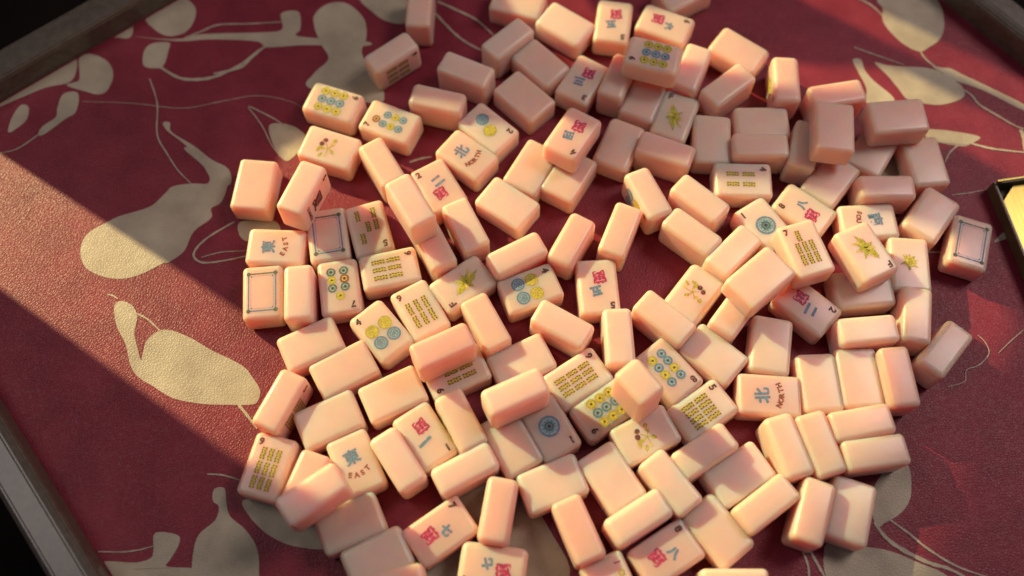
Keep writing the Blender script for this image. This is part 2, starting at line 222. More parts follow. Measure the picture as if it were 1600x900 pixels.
((155.6, 74.4, 10.1), (0.427, 0.4132, -0.5734, -0.5641), '', 'lilac shaded tile tucked left of the raised upright tile', 'E'),
((203.1, 86.0, 22.0), (0.0005, -0.9992, -0.0406, -0.0059), '', 'orange tinted blank tile at the upper right rim', 'B'),
((220.2, 67.6, 7.3), (0.001, -0.7392, 0.6735, -0.0008), '', 'large pale blank tile at the right rim below the orange tinted one', 'B'),
((193.5, 74.5, 7.3), (0.0017, 0.8794, 0.4761, 0.006), '', 'pale tile half hidden between two right rim tiles', 'B'),
((217.8, 35.6, 7.3), (0.0134, -0.8981, -0.4395, -0.0039), '', 'blank tile leaning at the right rim next to the lone framed tile', 'B'),
((234.6, 19.2, 7.3), (0.8161, -0.0032, 0.0105, 0.5779), 'frame', 'framed tile lying at the far right, apart near the brass', 'F'),
((201.6, 7.3, 7.3), (0.7366, 0.0052, 0.0006, 0.6764), 'plant', 'face-up tile with a round olive plant beside the raised green tile', 'F'),
((198.1, -22.2, 10.1), (0.45, 0.445, -0.548, -0.5469), '', 'upright edge-up tile at the right rim below the round plant', 'E'),
((176.1, -6.1, 7.3), (0.0099, -0.9988, -0.0467, 0.0068), '', 'shaded blank tile under the raised green plant tile', 'B'),
((173.1, -30.2, 10.1), (0.0355, 0.0293, -0.7112, -0.7015), '', 'level edge-up tile with a sunlit lower left, right of centre', 'E'),
((209.1, -39.9, 10.1), (0.2905, 0.2864, -0.6487, -0.6424), '', 'edge-up tile lying apart at the far right below the framed one', 'E'),
((184.4, -53.8, 10.1), (0.4759, 0.4858, 0.5147, 0.5222), '', 'bright upright edge-up tile at the right end of two flat blanks', 'E'),
((147.9, -55.2, 7.3), (0.0022, 0.7212, -0.6927, -0.0019), '', 'left one of two flat blank tiles side by side at the right', 'B'),
((167.3, -52.7, 7.3), (0.0026, 0.7151, -0.6991, -0.0008), '', 'right one of two flat blank tiles side by side at the right', 'B'),
((123.1, -61.4, 7.3), (0.0364, -0.0052, -0.0036, 0.9993), 'wind:北|NORTH', 'face-up tile with blue character and curved word at right of centre', 'F'),
((127.9, -87.4, 10.1), (0.4277, 0.425, 0.5684, 0.5597), '', 'left one of two leaning edge-up tiles in the lower right', 'E'),
((142.8, -86.1, 10.1), (0.4277, 0.4333, 0.5583, 0.5636), '', 'right one of two leaning edge-up tiles in the lower right', 'E'),
((163.5, -76.2, 10.1), (0.0616, 0.0614, -0.705, -0.7039), '', 'upper one of two level edge-up tiles at the lower right rim', 'E'),
((167.5, -90.3, 10.1), (0.0568, 0.0409, -0.7002, -0.7105), '', 'lower one of two level edge-up tiles at the lower right rim', 'E'),
((135.5, -117.2, 10.1), (0.4108, 0.3928, -0.5827, -0.5808), '', 'upright edge-up tile at the lower right tip of the pile', 'E'),
((154.1, -116.0, 7.3), (0.0016, -0.813, -0.5823, 0.0019), '', 'upright blank tile with a small light patch at the lower right tip', 'B'),
((115.0, -113.6, 10.1), (0.2169, 0.2151, -0.6767, -0.6699), '', 'edge-up tile slanting over dark red leather at the lower right', 'E'),
((105.1, -99.3, 7.3), (0.0032, 0.9624, 0.2716, -0.003), '', 'blank tile in brownish shade at lower right centre', 'B'),
((92.9, -124.8, 7.3), (0.0067, 0.8972, -0.4415, -0.0098), '', 'blank tile with lit lower corner at the bottom right centre', 'B'),
((69.2, -134.9, 7.3), (0.9609, 0.0039, 0.0036, 0.277), 'crak:八|8', 'shaded face-up tile with dark red glyph at the bottom centre right', 'F'),
((44.9, -150.4, 7.3), (0.5527, 0.0042, -0.0047, 0.8334), 'joker', 'face-up tile cut by the bottom edge with a row of coloured letters', 'F'),
((97.6, -148.9, 10.1), (0.0032, -0.0032, 0.703, 0.7112), '', 'level edge-up tile cut by the bottom edge, apart on the leather', 'E'),
((30.3, 18.6, 10.1), (0.3543, 0.3671, -0.6082, -0.608), '', 'left one of two slanting edge-up tiles below the red gap', 'E'),
((55.2, 24.2, 10.1), (0.3916, 0.3973, -0.5812, -0.5924), '', 'right one of two slanting edge-up tiles below the red gap, in half shade', 'E'),
((43.1, -5.1, 7.3), (0.7278, -0.0043, 0.0042, -0.6857), 'crak:五|5', 'face-up tile with dark red glyph at the centre', 'F'),
((99.4, 181.5, 7.3), (0.0032, 0.9675, 0.2529, 0.0049), '', 'bright blank tile cut by the top edge at the right', 'B'),
]

# ---------------------------------------------------------------- materials
def mat(name,col=(.5,.5,.5),rough=.5,metal=0,coat=0):
    m=bpy.data.materials.new(name); m.use_nodes=True
    b=m.node_tree.nodes['Principled BSDF']; b.inputs['Base Color'].default_value=(*col,1)
    b.inputs['Roughness'].default_value=rough; b.inputs['Metallic'].default_value=metal; b.inputs['Coat Weight'].default_value=coat
    return m,m.node_tree,b
def N(nt,t,**k):
    n=nt.nodes.new(t)
    for a,v in k.items():
        if a.startswith('i_'):
            n.inputs[a[2:].replace('_',' ')].default_value=v
        else: setattr(n,a,v)
    return n
def objco(nt):
    return nt.nodes.new('ShaderNodeTexCoord').outputs['Object']
def geo(nt): return nt.nodes.new('ShaderNodeNewGeometry').outputs['Position']
# tile resin: translucent, slightly different hue for every tile
def tile_mat():
    m,nt,b=mat('pink_resin',rough=.34); L=nt.links
    oi=nt.nodes.new('ShaderNodeObjectInfo')
    ramp=nt.nodes.new('ShaderNodeValToRGB'); e=ramp.color_ramp.elements
    e[0].color=(.82,.49,.405,1); e[1].color=(.88,.59,.50,1)
    y_=ramp.color_ramp.elements.new(.5); y_.color=(.865,.565,.445,1)
    L.new(oi.outputs['Random'],ramp.inputs[0])
    no=N(nt,'ShaderNodeTexNoise'); no.inputs['Scale'].default_value=90; no.inputs['Detail'].default_value=3; L.new(objco(nt),no.inputs[0])
    mx=nt.nodes.new('ShaderNodeMix'); mx.data_type='RGBA'; mx.blend_type='MULTIPLY'; mx.inputs[0].default_value=.25
    mr=nt.nodes.new('ShaderNodeValToRGB'); mr.color_ramp.elements[0].color=(.80,.78,.76,1); mr.color_ramp.elements[0].position=.3; mr.color_ramp.elements[1].color=(1,1,1,1); mr.color_ramp.elements[1].position=.65
    L.new(no.outputs['Fac'],mr.inputs[0]); L.new(ramp.outputs[0],mx.inputs[6]); L.new(mr.outputs[0],mx.inputs[7])
    L.new(mx.outputs[2],b.inputs['Base Color'])
    b.inputs['Subsurface Weight'].default_value=1
    b.inputs['Subsurface Radius'].default_value=(1,.29,.12)
    b.inputs['Subsurface Scale'].default_value=.022
    b.inputs['Coat Weight'].default_value=.12; b.inputs['Coat Roughness'].default_value=.15
    n2=N(nt,'ShaderNodeTexNoise'); n2.inputs['Scale'].default_value=260; n2.inputs['Detail'].default_value=4; L.new(objco(nt),n2.inputs[0])
    bp=nt.nodes.new('ShaderNodeBump'); bp.inputs['Strength'].default_value=.22; bp.inputs['Distance'].default_value=.0004
    L.new(n2.outputs['Fac'],bp.inputs['Height']); L.new(bp.outputs[0],b.inputs['Normal'])
    rr=nt.nodes.new('ShaderNodeMapRange'); rr.inputs[3].default_value=.27; rr.inputs[4].default_value=.48
    L.new(no.outputs['Fac'],rr.inputs[0]); L.new(rr.outputs[0],b.inputs['Roughness'])
    return m
RESIN=tile_mat()
def leather(name,c1,c2,bump=1):
    m,nt,b=mat(name,rough=.45); L=nt.links; P=geo(nt)
    no=N(nt,'ShaderNodeTexNoise'); no.inputs['Scale'].default_value=55; no.inputs['Detail'].default_value=5; L.new(P,no.inputs[0])
    rp=nt.nodes.new('ShaderNodeValToRGB'); rp.color_ramp.elements[0].position=.3; rp.color_ramp.elements[1].position=.7
    rp.color_ramp.elements[0].color=(*c1,1); rp.color_ramp.elements[1].color=(*c2,1); L.new(no.outputs['Fac'],rp.inputs[0]); L.new(rp.outputs[0],b.inputs['Base Color'])
    big=N(nt,'ShaderNodeTexNoise'); big.inputs['Scale'].default_value=11; big.inputs['Detail'].default_value=6; big.inputs['Roughness'].default_value=.65; L.new(P,big.inputs[0])
    br_=nt.nodes.new('ShaderNodeValToRGB'); br_.color_ramp.elements[0].position=.32; br_.color_ramp.elements[0].color=(.72,.74,.76,1); br_.color_ramp.elements[1].position=.7; br_.color_ramp.elements[1].color=(1.0,1.0,1.0,1); L.new(big.outputs['Fac'],br_.inputs[0])
    mxx=nt.nodes.new('ShaderNodeMix'); mxx.data_type='RGBA'; mxx.blend_type='MULTIPLY'; mxx.inputs[0].default_value=1; L.new(rp.outputs[0],mxx.inputs[6]); L.new(br_.outputs[0],mxx.inputs[7]); L.new(mxx.outputs[2],b.inputs['Base Color'])
    rm=nt.nodes.new('ShaderNodeMapRange'); rm.inputs[3].default_value=.38; rm.inputs[4].default_value=.56; L.new(big.outputs['Fac'],rm.inputs[0]); L.new(rm.outputs[0],b.inputs['Roughness'])
    # pebbled grain: warped cells
    w=N(nt,'ShaderNodeTexNoise'); w.inputs['Scale'].default_value=420; w.inputs['Detail'].default_value=2; L.new(P,w.inputs[0])
    vm=nt.nodes.new('ShaderNodeVectorMath'); vm.operation='MULTIPLY_ADD'; vm.inputs[1].default_value=(.0014,.0014,.0014); L.new(w.outputs['Color'],vm.inputs[0]); L.new(P,vm.inputs[2])
    v=N(nt,'ShaderNodeTexVoronoi'); v.feature='DISTANCE_TO_EDGE'; v.inputs['Scale'].default_value=720; L.new(vm.outputs[0],v.inputs['Vector'])
    mr=nt.nodes.new('ShaderNodeMapRange'); mr.inputs[2].default_value=.32; L.new(v.outputs['Distance'],mr.inputs[0])
    f=N(nt,'ShaderNodeTexNoise'); f.inputs['Scale'].default_value=2200; f.inputs['Detail'].default_value=3; L.new(P,f.inputs[0])
    s=N(nt,'ShaderNodeTexNoise'); s.inputs['Scale'].default_value=70; s.inputs['Detail'].default_value=3; L.new(P,s.inputs[0])
    a=nt.nodes.new('ShaderNodeMath'); a.operation='MULTIPLY_ADD'; a.inputs[1].default_value=.35; L.new(f.outputs['Fac'],a.inputs[0]); L.new(mr.outputs[0],a.inputs[2])
    a2=nt.nodes.new('ShaderNodeMath'); a2.operation='MULTIPLY_ADD'; a2.inputs[1].default_value=2.5; L.new(s.outputs['Fac'],a2.inputs[0]); L.new(a.outputs[0],a2.inputs[2])
    bp=nt.nodes.new('ShaderNodeBump'); bp.inputs['Strength'].default_value=.42*bump; bp.inputs['Distance'].default_value=.00028; L.new(a2.outputs[0],bp.inputs['Height']); L.new(bp.outputs[0],b.inputs['Normal'])
    b.inputs['Specular IOR Level'].default_value=.38
    return m
BURG=leather('burgundy_leather',(.20,.012,.028),(.27,.024,.044))
BEIGE=leather('printed_beige_leather',(.41,.335,.24),(.56,.485,.345),.9)
def rail_mat():
    m,nt,b=mat('brown_lacquer',rough=.42,coat=.5); L=nt.links; P=geo(nt)
    no=N(nt,'ShaderNodeTexNoise'); no.inputs['Scale'].default_value=260; no.inputs['Detail'].default_value=5; L.new(P,no.inputs[0])
    rp=nt.nodes.new('ShaderNodeValToRGB'); rp.color_ramp.elements[0].position=.35; rp.color_ramp.elements[1].position=.75
    rp.color_ramp.elements[0].color=(.078,.062,.044,1); rp.color_ramp.elements[1].color=(.12,.098,.072,1); L.new(no.outputs['Fac'],rp.inputs[0]); L.new(rp.outputs[0],b.inputs['Base Color'])
    b.inputs['Coat Roughness'].default_value=.2
    bp=nt.nodes.new('ShaderNodeBump'); bp.inputs['Strength'].default_value=.12; bp.inputs['Distance'].default_value=.0001; L.new(no.outputs['Fac'],bp.inputs['Height']); L.new(bp.outputs[0],b.inputs['Normal'])
    return m
RAIL=rail_mat()
def brass_mat():
    m,nt,b=mat('polished_brass',(.36,.28,.075),.42,1); L=nt.links
    no=N(nt,'ShaderNodeTexNoise'); no.inputs['Scale'].default_value=60; no.inputs['Detail'].default_value=5
    mp=nt.nodes.new('ShaderNodeMapping'); mp.inputs['Scale'].default_value=(12,1,1); L.new(objco(nt),mp.inputs[0]); L.new(mp.outputs[0],no.inputs[0])
    rr=nt.nodes.new('ShaderNodeMapRange'); rr.inputs[3].default_value=.30; rr.inputs[4].default_value=.44; L.new(no.outputs['Fac'],rr.inputs[0]); L.new(rr.outputs[0],b.inputs['Roughness'])
    bp=nt.nodes.new('ShaderNodeBump'); bp.inputs['Strength'].default_value=.1; bp.inputs['Distance'].default_value=.0002; L.new(no.outputs['Fac'],bp.inputs['Height']); L.new(bp.outputs[0],b.inputs['Normal'])
    return m
BRASS=brass_mat()
def simple(name,c,r=.6,var=.25,scale=900):
    m,nt,b=mat(name,c,r); L=nt.links
    no=N(nt,'ShaderNodeTexNoise'); no.inputs['Scale'].default_value=scale; no.inputs['Detail'].default_value=3; L.new(objco(nt),no.inputs[0])
    rp=nt.nodes.new('ShaderNodeValToRGB'); rp.color_ramp.elements[0].position=.3; rp.color_ramp.elements[1].position=.7
    rp.color_ramp.elements[0].color=(*[x*(1-var) for x in c],1); rp.color_ramp.elements[1].color=(*[min(1,x*(1+var)) for x in c],1)
    L.new(no.outputs['Fac'],rp.inputs[0]); L.new(rp.outputs[0],b.inputs['Base Color'])
    if name.endswith('ink'):
        n2=N(nt,'ShaderNodeTexNoise'); n2.inputs['Scale'].default_value=1500; n2.inputs['Detail'].default_value=4; n2.noise_dimensions='4D'
        oi=nt.nodes.new('ShaderNodeObjectInfo'); L.new(objco(nt),n2.inputs[0]); mm_=nt.nodes.new('ShaderNodeMath'); mm_.operation='MULTIPLY'; mm_.inputs[1].default_value=50; L.new(oi.outputs['Random'],mm_.inputs[0]); L.new(mm_.outputs[0],n2.inputs['W'])
        q=nt.nodes.new('ShaderNodeMapRange'); q.inputs[1].default_value=.52; q.inputs[2].default_value=.66; q.inputs[3].default_value=1; q.inputs[4].default_value=.25; L.new(n2.outputs['Fac'],q.inputs[0]); L.new(q.outputs[0],b.inputs['Alpha'])
    return m
TABLE=simple('dark_table',(.006,.0045,.0035),.95,.3,30); TABLE.node_tree.nodes['Principled BSDF'].inputs['Specular IOR Level'].default_value=.1
WOOD=simple('dark_wood',(.05,.035,.025),.6,.3,20)
INK={'o':simple('olive_ink',(.42,.38,.02)),'y':simple('yellow_ink',(.60,.46,.09)),'b':simple('blue_ink',(.085,.22,.31)),
 'r':simple('red_ink',(.44,.012,.085)),'k':simple('dark_ink',(.05,.03,.022)),'g':simple('green_ink',(.055,.13,.08)),'n':simple('brown_ink',(.22,.06,.02)),
 'l':simple('pale_blue_ink',(.30,.40,.40))}
# ---------------------------------------------------------------- helpers
def link(name,me,parent=None):
    o=bpy.data.objects.new(name,me); COL.objects.link(o)
    if parent: o.parent=parent
    return o
def smooth(pts,closed,n=5):
    out=[]; m=len(pts)
    for i in range(m if closed else m-1):
        if closed: p=[pts[(i+k-1)%m] for k in range(4)]
        else: p=[pts[max(0,min(m-1,i+k-1))] for k in range(4)]
        for j in range(n):
            t=j/n
            out.append(tuple(.5*((2*p[1][c])+(-p[0][c]+p[2][c])*t+(2*p[0][c]-5*p[1][c]+4*p[2][c]-p[3][c])*t*t+(-p[0][c]+3*p[1][c]-3*p[2][c]+p[3][c])*t**3) for c in (0,1)))
    if not closed: out.append(tuple(pts[-1]))
    return out
def pairs(f): return [(f[i],f[i+1]) for i in range(0,len(f),2)]
def prism(name,poly,z0,z1,m,parent=None):
    """outline extruded from z0 to z1 (metres)"""
    tri=tessellate_polygon([[Vector((x,y,0)) for x,y in poly]]); n=len(poly)
    vs_=[(x,y,z1) for x,y in poly]+[(x,y,z0) for x,y in poly]
    fs=[]
    for t in tri:
        a,b,c=[Vector(poly[k]) for k in t]
        if (b-a).cross(c-a)<0: t=(t[0],t[2],t[1])
        fs.append(tuple(t)); fs.append(tuple(k+n for k in reversed(t)))
    area_=sum(poly[i][0]*poly[(i+1)%n][1]-poly[(i+1)%n][0]*poly[i][1] for i in range(n))
    for i in range(n):
        j=(i+1)%n; fs.append((i,i+n,j+n,j) if area_>0 else (j,j+n,i+n,i))
    me=bpy.data.meshes.new(name); me.from_pydata(vs_,[],fs); me.materials.append(m); me.update()
    return link(name,me,parent)
# ---------------------------------------------------------------- table and tray
tb=bmesh.new(); bmesh.ops.create_grid(tb,x_segments=1,y_segments=1,size=3)
tm=bpy.data.meshes.new('table_top'); tb.to_mesh(tm); tm.materials.append(TABLE)
table=link('table_top',tm); table.location=(0,0,-.012); table['kind']='structure'
tray=bpy.data.objects.new('leather_tray',None); COL.objects.link(tray)
tray['label']='large burgundy leather tray printed with beige bird and branch silhouettes, under all the tiles'; tray['category']='tray'
U=Vector((math.cos(R(-51)),math.sin(R(-51)))); V=Vector((-U.y,U.x))   # along the long sides / towards the upper right
# inner floor rectangle: u from the upper left side, v from the lower left side
p_tl=Vector((-.246,.1475)); p_bl=Vector((-.2115,-.108)); p_tr=Vector((.2735,.1615))
u0=p_tl.dot(U); v0=p_bl.dot(V); v1=p_tr.dot(V); u1=u0+.60
def uv(u,v,z=0): q=U*u+V*v; return (q.x,q.y,z)
# lining: one sheet, gently raised towards the sides like padded leather
nu,nv=90,90; vsx=[];fsx=[]
for i in range(nu+1):
    for j in range(nv+1):
        u=u0+(u1-u0)*i/nu; v=v0+(v1-v0)*j/nv
        e=min(i,nu-i)/nu*(u1-u0); f=min(j,nv-j)/nv*(v1-v0); d=min(e,f)
        z=.0016*max(0,1-d/.016)**2
        vsx.append(uv(u,v,z))
for i in range(nu):
    for j in range(nv):
        a=i*(nv+1)+j; fsx.append((a,a+nv+1,a+nv+2,a+1))
me=bpy.data.meshes.new('leather_lining'); me.from_pydata(vsx,[],fsx); me.materials.append(BURG); me.update()
for p in me.polygons: p.use_smooth=True
link('leather_lining',me,tray)
# rails: profile swept along each side (w outward, z up)
prof=[(0,-.011),(0,.0145),(.0008,.0162),(.0042,.0180),(.0150,.0180),(.0172,.0168),(.0185,.0148),(.0185,-.011)]
def rail(p,q,out,name='rim'):
    ends=[]
    d=(Vector(q)-Vector(p)); d.normalize(); o=Vector(out)
    for base,s in ((Vector(p),-1),(Vector(q),1)):
        ends.append([base+o*w+d*s*w for w,z in prof])
    vs_=[];
    for e in ends:
        for k,pt in enumerate(e): vs_.append((pt.x,pt.y,prof[k][1]))
    n=len(prof); fs=[(k,k+1,n+k+1,n+k) for k in range(n-1)]+[tuple(range(n)),tuple(range(2*n-1,n-1,-1))]
    me=bpy.data.meshes.new(name); me.from_pydata(vs_,[],fs); me.materials.append(RAIL); me.update()
    bm=bmesh.new(); bm.from_mesh(me); bmesh.ops.recalc_face_normals(bm,faces=bm.faces)
    bmesh.ops.bevel(bm,geom=[e for e in bm.edges if e.calc_length()>.1],offset=.0007,segments=2,affect='EDGES'); bm.to_mesh(me); bm.free()
    for pl in me.polygons: pl.use_smooth=False
    return link(name,me,tray)
c00=uv(u0,v0)[:2]; c01=uv(u0,v1)[:2]; c10=uv(u1,v0)[:2]; c11=uv(u1,v1)[:2]
rail(c00,c01,-U); rail(c10,c11,U); rail(c00,c10,-V); rail(c01,c11,V)
# printed silhouettes, laid on the leather
def inside(x,y):
    q=Vector((x,y)); return (max(u0+.001,min(u1-.001,q.dot(U))),max(v0+.001,min(v1-.001,q.dot(V))))
def clipuv(pts):
    out=[]
    for x,y in pts:
        a,b=inside(x,y); q=U*a+V*b; out.append((q.x,q.y))
    return out
def sheet(name,poly,z,m,parent):
    poly=clipuv(poly); tri=tessellate_polygon([[Vector((x,y,0)) for x,y in poly]])
    fs=[]
    for t in tri:
        a,b,c=[Vector(poly[k]) for k in t]; cr=(b-a).cross(c-a)
        if abs(cr)<1e-12: continue
        fs.append(tuple(t) if cr>0 else (t[0],t[2],t[1]))
    bm=bmesh.new(); bv=[bm.verts.new((x,y,0)) for x,y in poly]
    for f in fs:
        try: bm.faces.new([bv[k] for k in f])
        except ValueError: pass
    bmesh.ops.subdivide_edges(bm,edges=[e for e in bm.edges if e.calc_length()>.01],cuts=2,use_grid_fill=True)
    for v_ in bm.verts:
        a=v_.co.xy.dot(U); b=v_.co.xy.dot(V); d=min(a-u0,u1-a,b-v0,v1-b)
        v_.co.z=z+.0017*max(0,1-d/.016)**2
    me=bpy.data.meshes.new(name); bm.to_mesh(me); bm.free(); me.materials.append(m); return link(name,me,parent)
for k,f in enumerate(MOTIFS):
    pts=smooth([(x*MM,y*MM) for x,y in pairs(f)],True,5); sheet('printed_silhouette',pts,.00006+.000006*k,BEIGE,tray)
for k,(w,f) in enumerate(STEMS):
    pts=smooth([(x*MM,y*MM) for x,y in pairs(f)],False,6); l=[];r=[]
    for i,p in enumerate(pts):
        a=Vector(pts[max(0,i-1)]); b=Vector(pts[min(len(pts)-1,i+1)]); d=(b-a).normalized(); n=Vector((-d.y,d.x))
        t=i/(len(pts)-1); ww=w*MM*.36*(.55+.6*math.sin(math.pi*min(1,.15+t*.85)))*(1+.15*math.sin(i*1.7+k))
        l.append(tuple(Vector(p)+n*ww)); r.append(tuple(Vector(p)-n*ww))
    sheet('printed_stem',l+r[::-1],.00026+.000005*k,BEIGE,tray)
# ---------------------------------------------------------------- unseen boards, added to block and shape the low light (up-left of the tray)
gobo=bpy.data.objects.new('gobo_panel',None); COL.objects.link(gobo)
gobo['label']='dark boards with gaps, added out of view beyond the upper left rim to block the low light'; gobo['category']='gobo'
AH=Vector((math.cos(AZ),math.sin(AZ),0)); T_=Vector((-AH.y,AH.x,0)); PD=-.50
def to_plane(x,y,pd):
    p=Vector((x,y,0)); d=LAMP-p; t=(pd-p.dot(AH))/d.dot(AH); q=p+d*t; return (q.dot(T_),q.z)
for k,f in enumerate(BOARDS):
    pd=PD-.006*k if k<4 else -.80
    pts=smooth([to_plane(x*MM,y*MM,pd) for x,y in pairs(f)],True,1)
    o=prism('board',pts,-.002,.002,WOOD,gobo)
    o.matrix_local=Matrix(((T_.x,0,AH.x,AH.x*pd),(T_.y,0,AH.y,AH.y*pd),(0,1,0,0),(0,0,0,1)))
# ---------------------------------------------------------------- tile prints
TL_,TW_,TD_=.030,.0202,.0146
class Print:
    """flat ink shapes in face coordinates: x towards the top of the design, y to its left (mm)"""
    def __init__(s): s.v=[];s.f=[];s.m=[];s.keys=[];s.z=0
    def key(s,c):
        if c not in s.keys: s.keys.append(c)
        return s.keys.index(c)
    def poly(s,pts,c,z=0):
        if len(pts)<3: return
        n=len(s.v); s.v+= [(x*MM,y*MM,TD_/2+.00005+z*.00004) for x,y in pts]
        for t in tessellate_polygon([[Vector((x,y,0)) for x,y in pts]]):
            a,b,d=[Vector(pts[k]) for k in t]
            if (b-a).cross(d-a)<0: t=(t[0],t[2],t[1])
            s.f.append(tuple(n+k for k in t)); s.m.append(s.key(c))
    def disc(s,x,y,r,c,z=0,n=20): s.poly([(x+r*math.cos(6.2832*k/n),y+r*math.sin(6.2832*k/n)) for k in range(n)],c,z)
    def ring(s,x,y,r1,r2,c,z=0,n=20):
        b=len(s.v)
        for k in range(n):
            a=6.2832*k/n
            for r in (r1,r2): s.v.append(((x+r*math.cos(a))*MM,(y+r*math.sin(a))*MM,TD_/2+.00005+z*.00004))
        for k in range(n):
            i=b+2*k; j=b+2*((k+1)%n); s.f.append((i,i+1,j+1,j)); s.m.append(s.key(c))
    def rect(s,x,y,lx,ly,c,z=0,a=0):
        ca,sa=math.cos(a),math.sin(a)
        s.poly([(x+ca*p-sa*q,y+sa*p+ca*q) for p,q in ((lx/2,ly/2),(-lx/2,ly/2),(-lx/2,-ly/2),(lx/2,-ly/2))],c,z)
    def glyph(s,ch,x,y,size,c,z=0,a=0,bold=.02):
        """character centred at x,y; reads upright with the design's top (rotated by a)"""
        cu=bpy.data.curves.new('g','FONT'); cu.body=ch; cu.size=1; cu.offset=bold; cu.resolution_u=3
        o=bpy.data.objects.new('g',cu); COL.objects.link(o)
        dg=bpy.context.evaluated_depsgraph_get(); me=o.evaluated_get(dg).to_mesh()
        P=[(v.co.x,v.co.y) for v in me.vertices]; F=[tuple(p.vertices) for p in me.polygons]
        o.to_mesh_clear(); bpy.data.objects.remove(o); bpy.data.curves.remove(cu)
        if not P: return
        xs=[p[0] for p in P]; ys=[p[1] for p in P]; cx=(min(xs)+max(xs))/2; cy=(min(ys)+max(ys))/2
        h=max(max(ys)-min(ys),.55 if len(ch)==1 and ord(ch)<128 else .75); k=size/h
        n=len(s.v); ca,sa=math.cos(a),math.sin(a)
        for px,py in P:
            rx,ry=(py-cy)*k,-(px-cx)*k      # reading direction runs to the right: -y ; upward: +x
            s.v.append(((x+ca*rx-sa*ry)*MM,(y+sa*rx+ca*ry)*MM,TD_/2+.00005+z*.00004))
        for f in F:
            a_,b_,c_=[Vector(s.v[n+q][:2]) for q in f[:3]]
            f2=f if (b_-a_).cross(c_-a_)>0 else f[::-1]
            s.f.append(tuple(n+q for q in f2)); s.m.append(s.key(c))
    def mesh(s,name):
        me=bpy.data.meshes.new(name); me.from_pydata(s.v,[],s.f)
        for c in s.keys: me.materials.append(INK[c])
        for p,k in zip(me.polygons,s.m): p.material_index=k
        me.update(); return me
def stick(P,x,y,l=6.2):
    P.rect(x,y,l,2.5,'y')
    for q in (-.75,.75):
        n=5
        for k in range(n): P.rect(x-l/2+l*(k+.5)/n,y+q+.12*((k%2)*2-1),l/n*.72,.62,'k',1)
    P.rect(x,y,l*.94,.28,'o',1)
def dot(P,x,y,r,c):
    if r<2.6:
        P.disc(x,y,r,c); P.ring(x,y,r*.38,r*.60,'y' if c in 'on' else 'l',1); P.disc(x,y,r*.22,'k',1,8)
    else:
        P.disc(x,y,r,c); P.ring(x,y,r*.62,r*.74,'l' if c=='b' else 'y',1)
        for k in range(6): P.disc(x+r*.38*math.cos(k*1.047),y+r*.38*math.sin(k*1.047),r*.14,'l' if c=='b' else 'y',1,8)
def spiky(P,cx,cy,seed,c,base=3.2,lx=1.25,wk=1.3):
    rnd=random.Random(seed); 
    for k in range(15):
        a=k/15*6.283+rnd.uniform(-.15,.15); l=base*rnd.uniform(.8,1.5); w=rnd.uniform(.5,.85)*wk
        p=[]; bend=rnd.uniform(-.5,.5)
        for i in range(5):
            t=i/4; r=l*t; aa=a+bend*t; ww=w*math.sin(math.pi*(.25+.75*t))*.9
            p.append((r*math.cos(aa)*lx,r*math.sin(aa),aa,ww))
        L_=[(cx+x-ww*math.sin(aa),cy+y+ww*math.cos(aa)) for x,y,aa,ww in p]; R_=[(cx+x+ww*math.sin(aa),cy+y-ww*math.cos(aa)) for x,y,aa,ww in p]
        P.poly(L_+R_[::-1],c if k%3 else 'y' if c=='o' else c,.3*(k%4))
def wan(P,x,y,s=7.0):
    P.glyph('\u842c',x,y,s,'r',0,.12,.06)
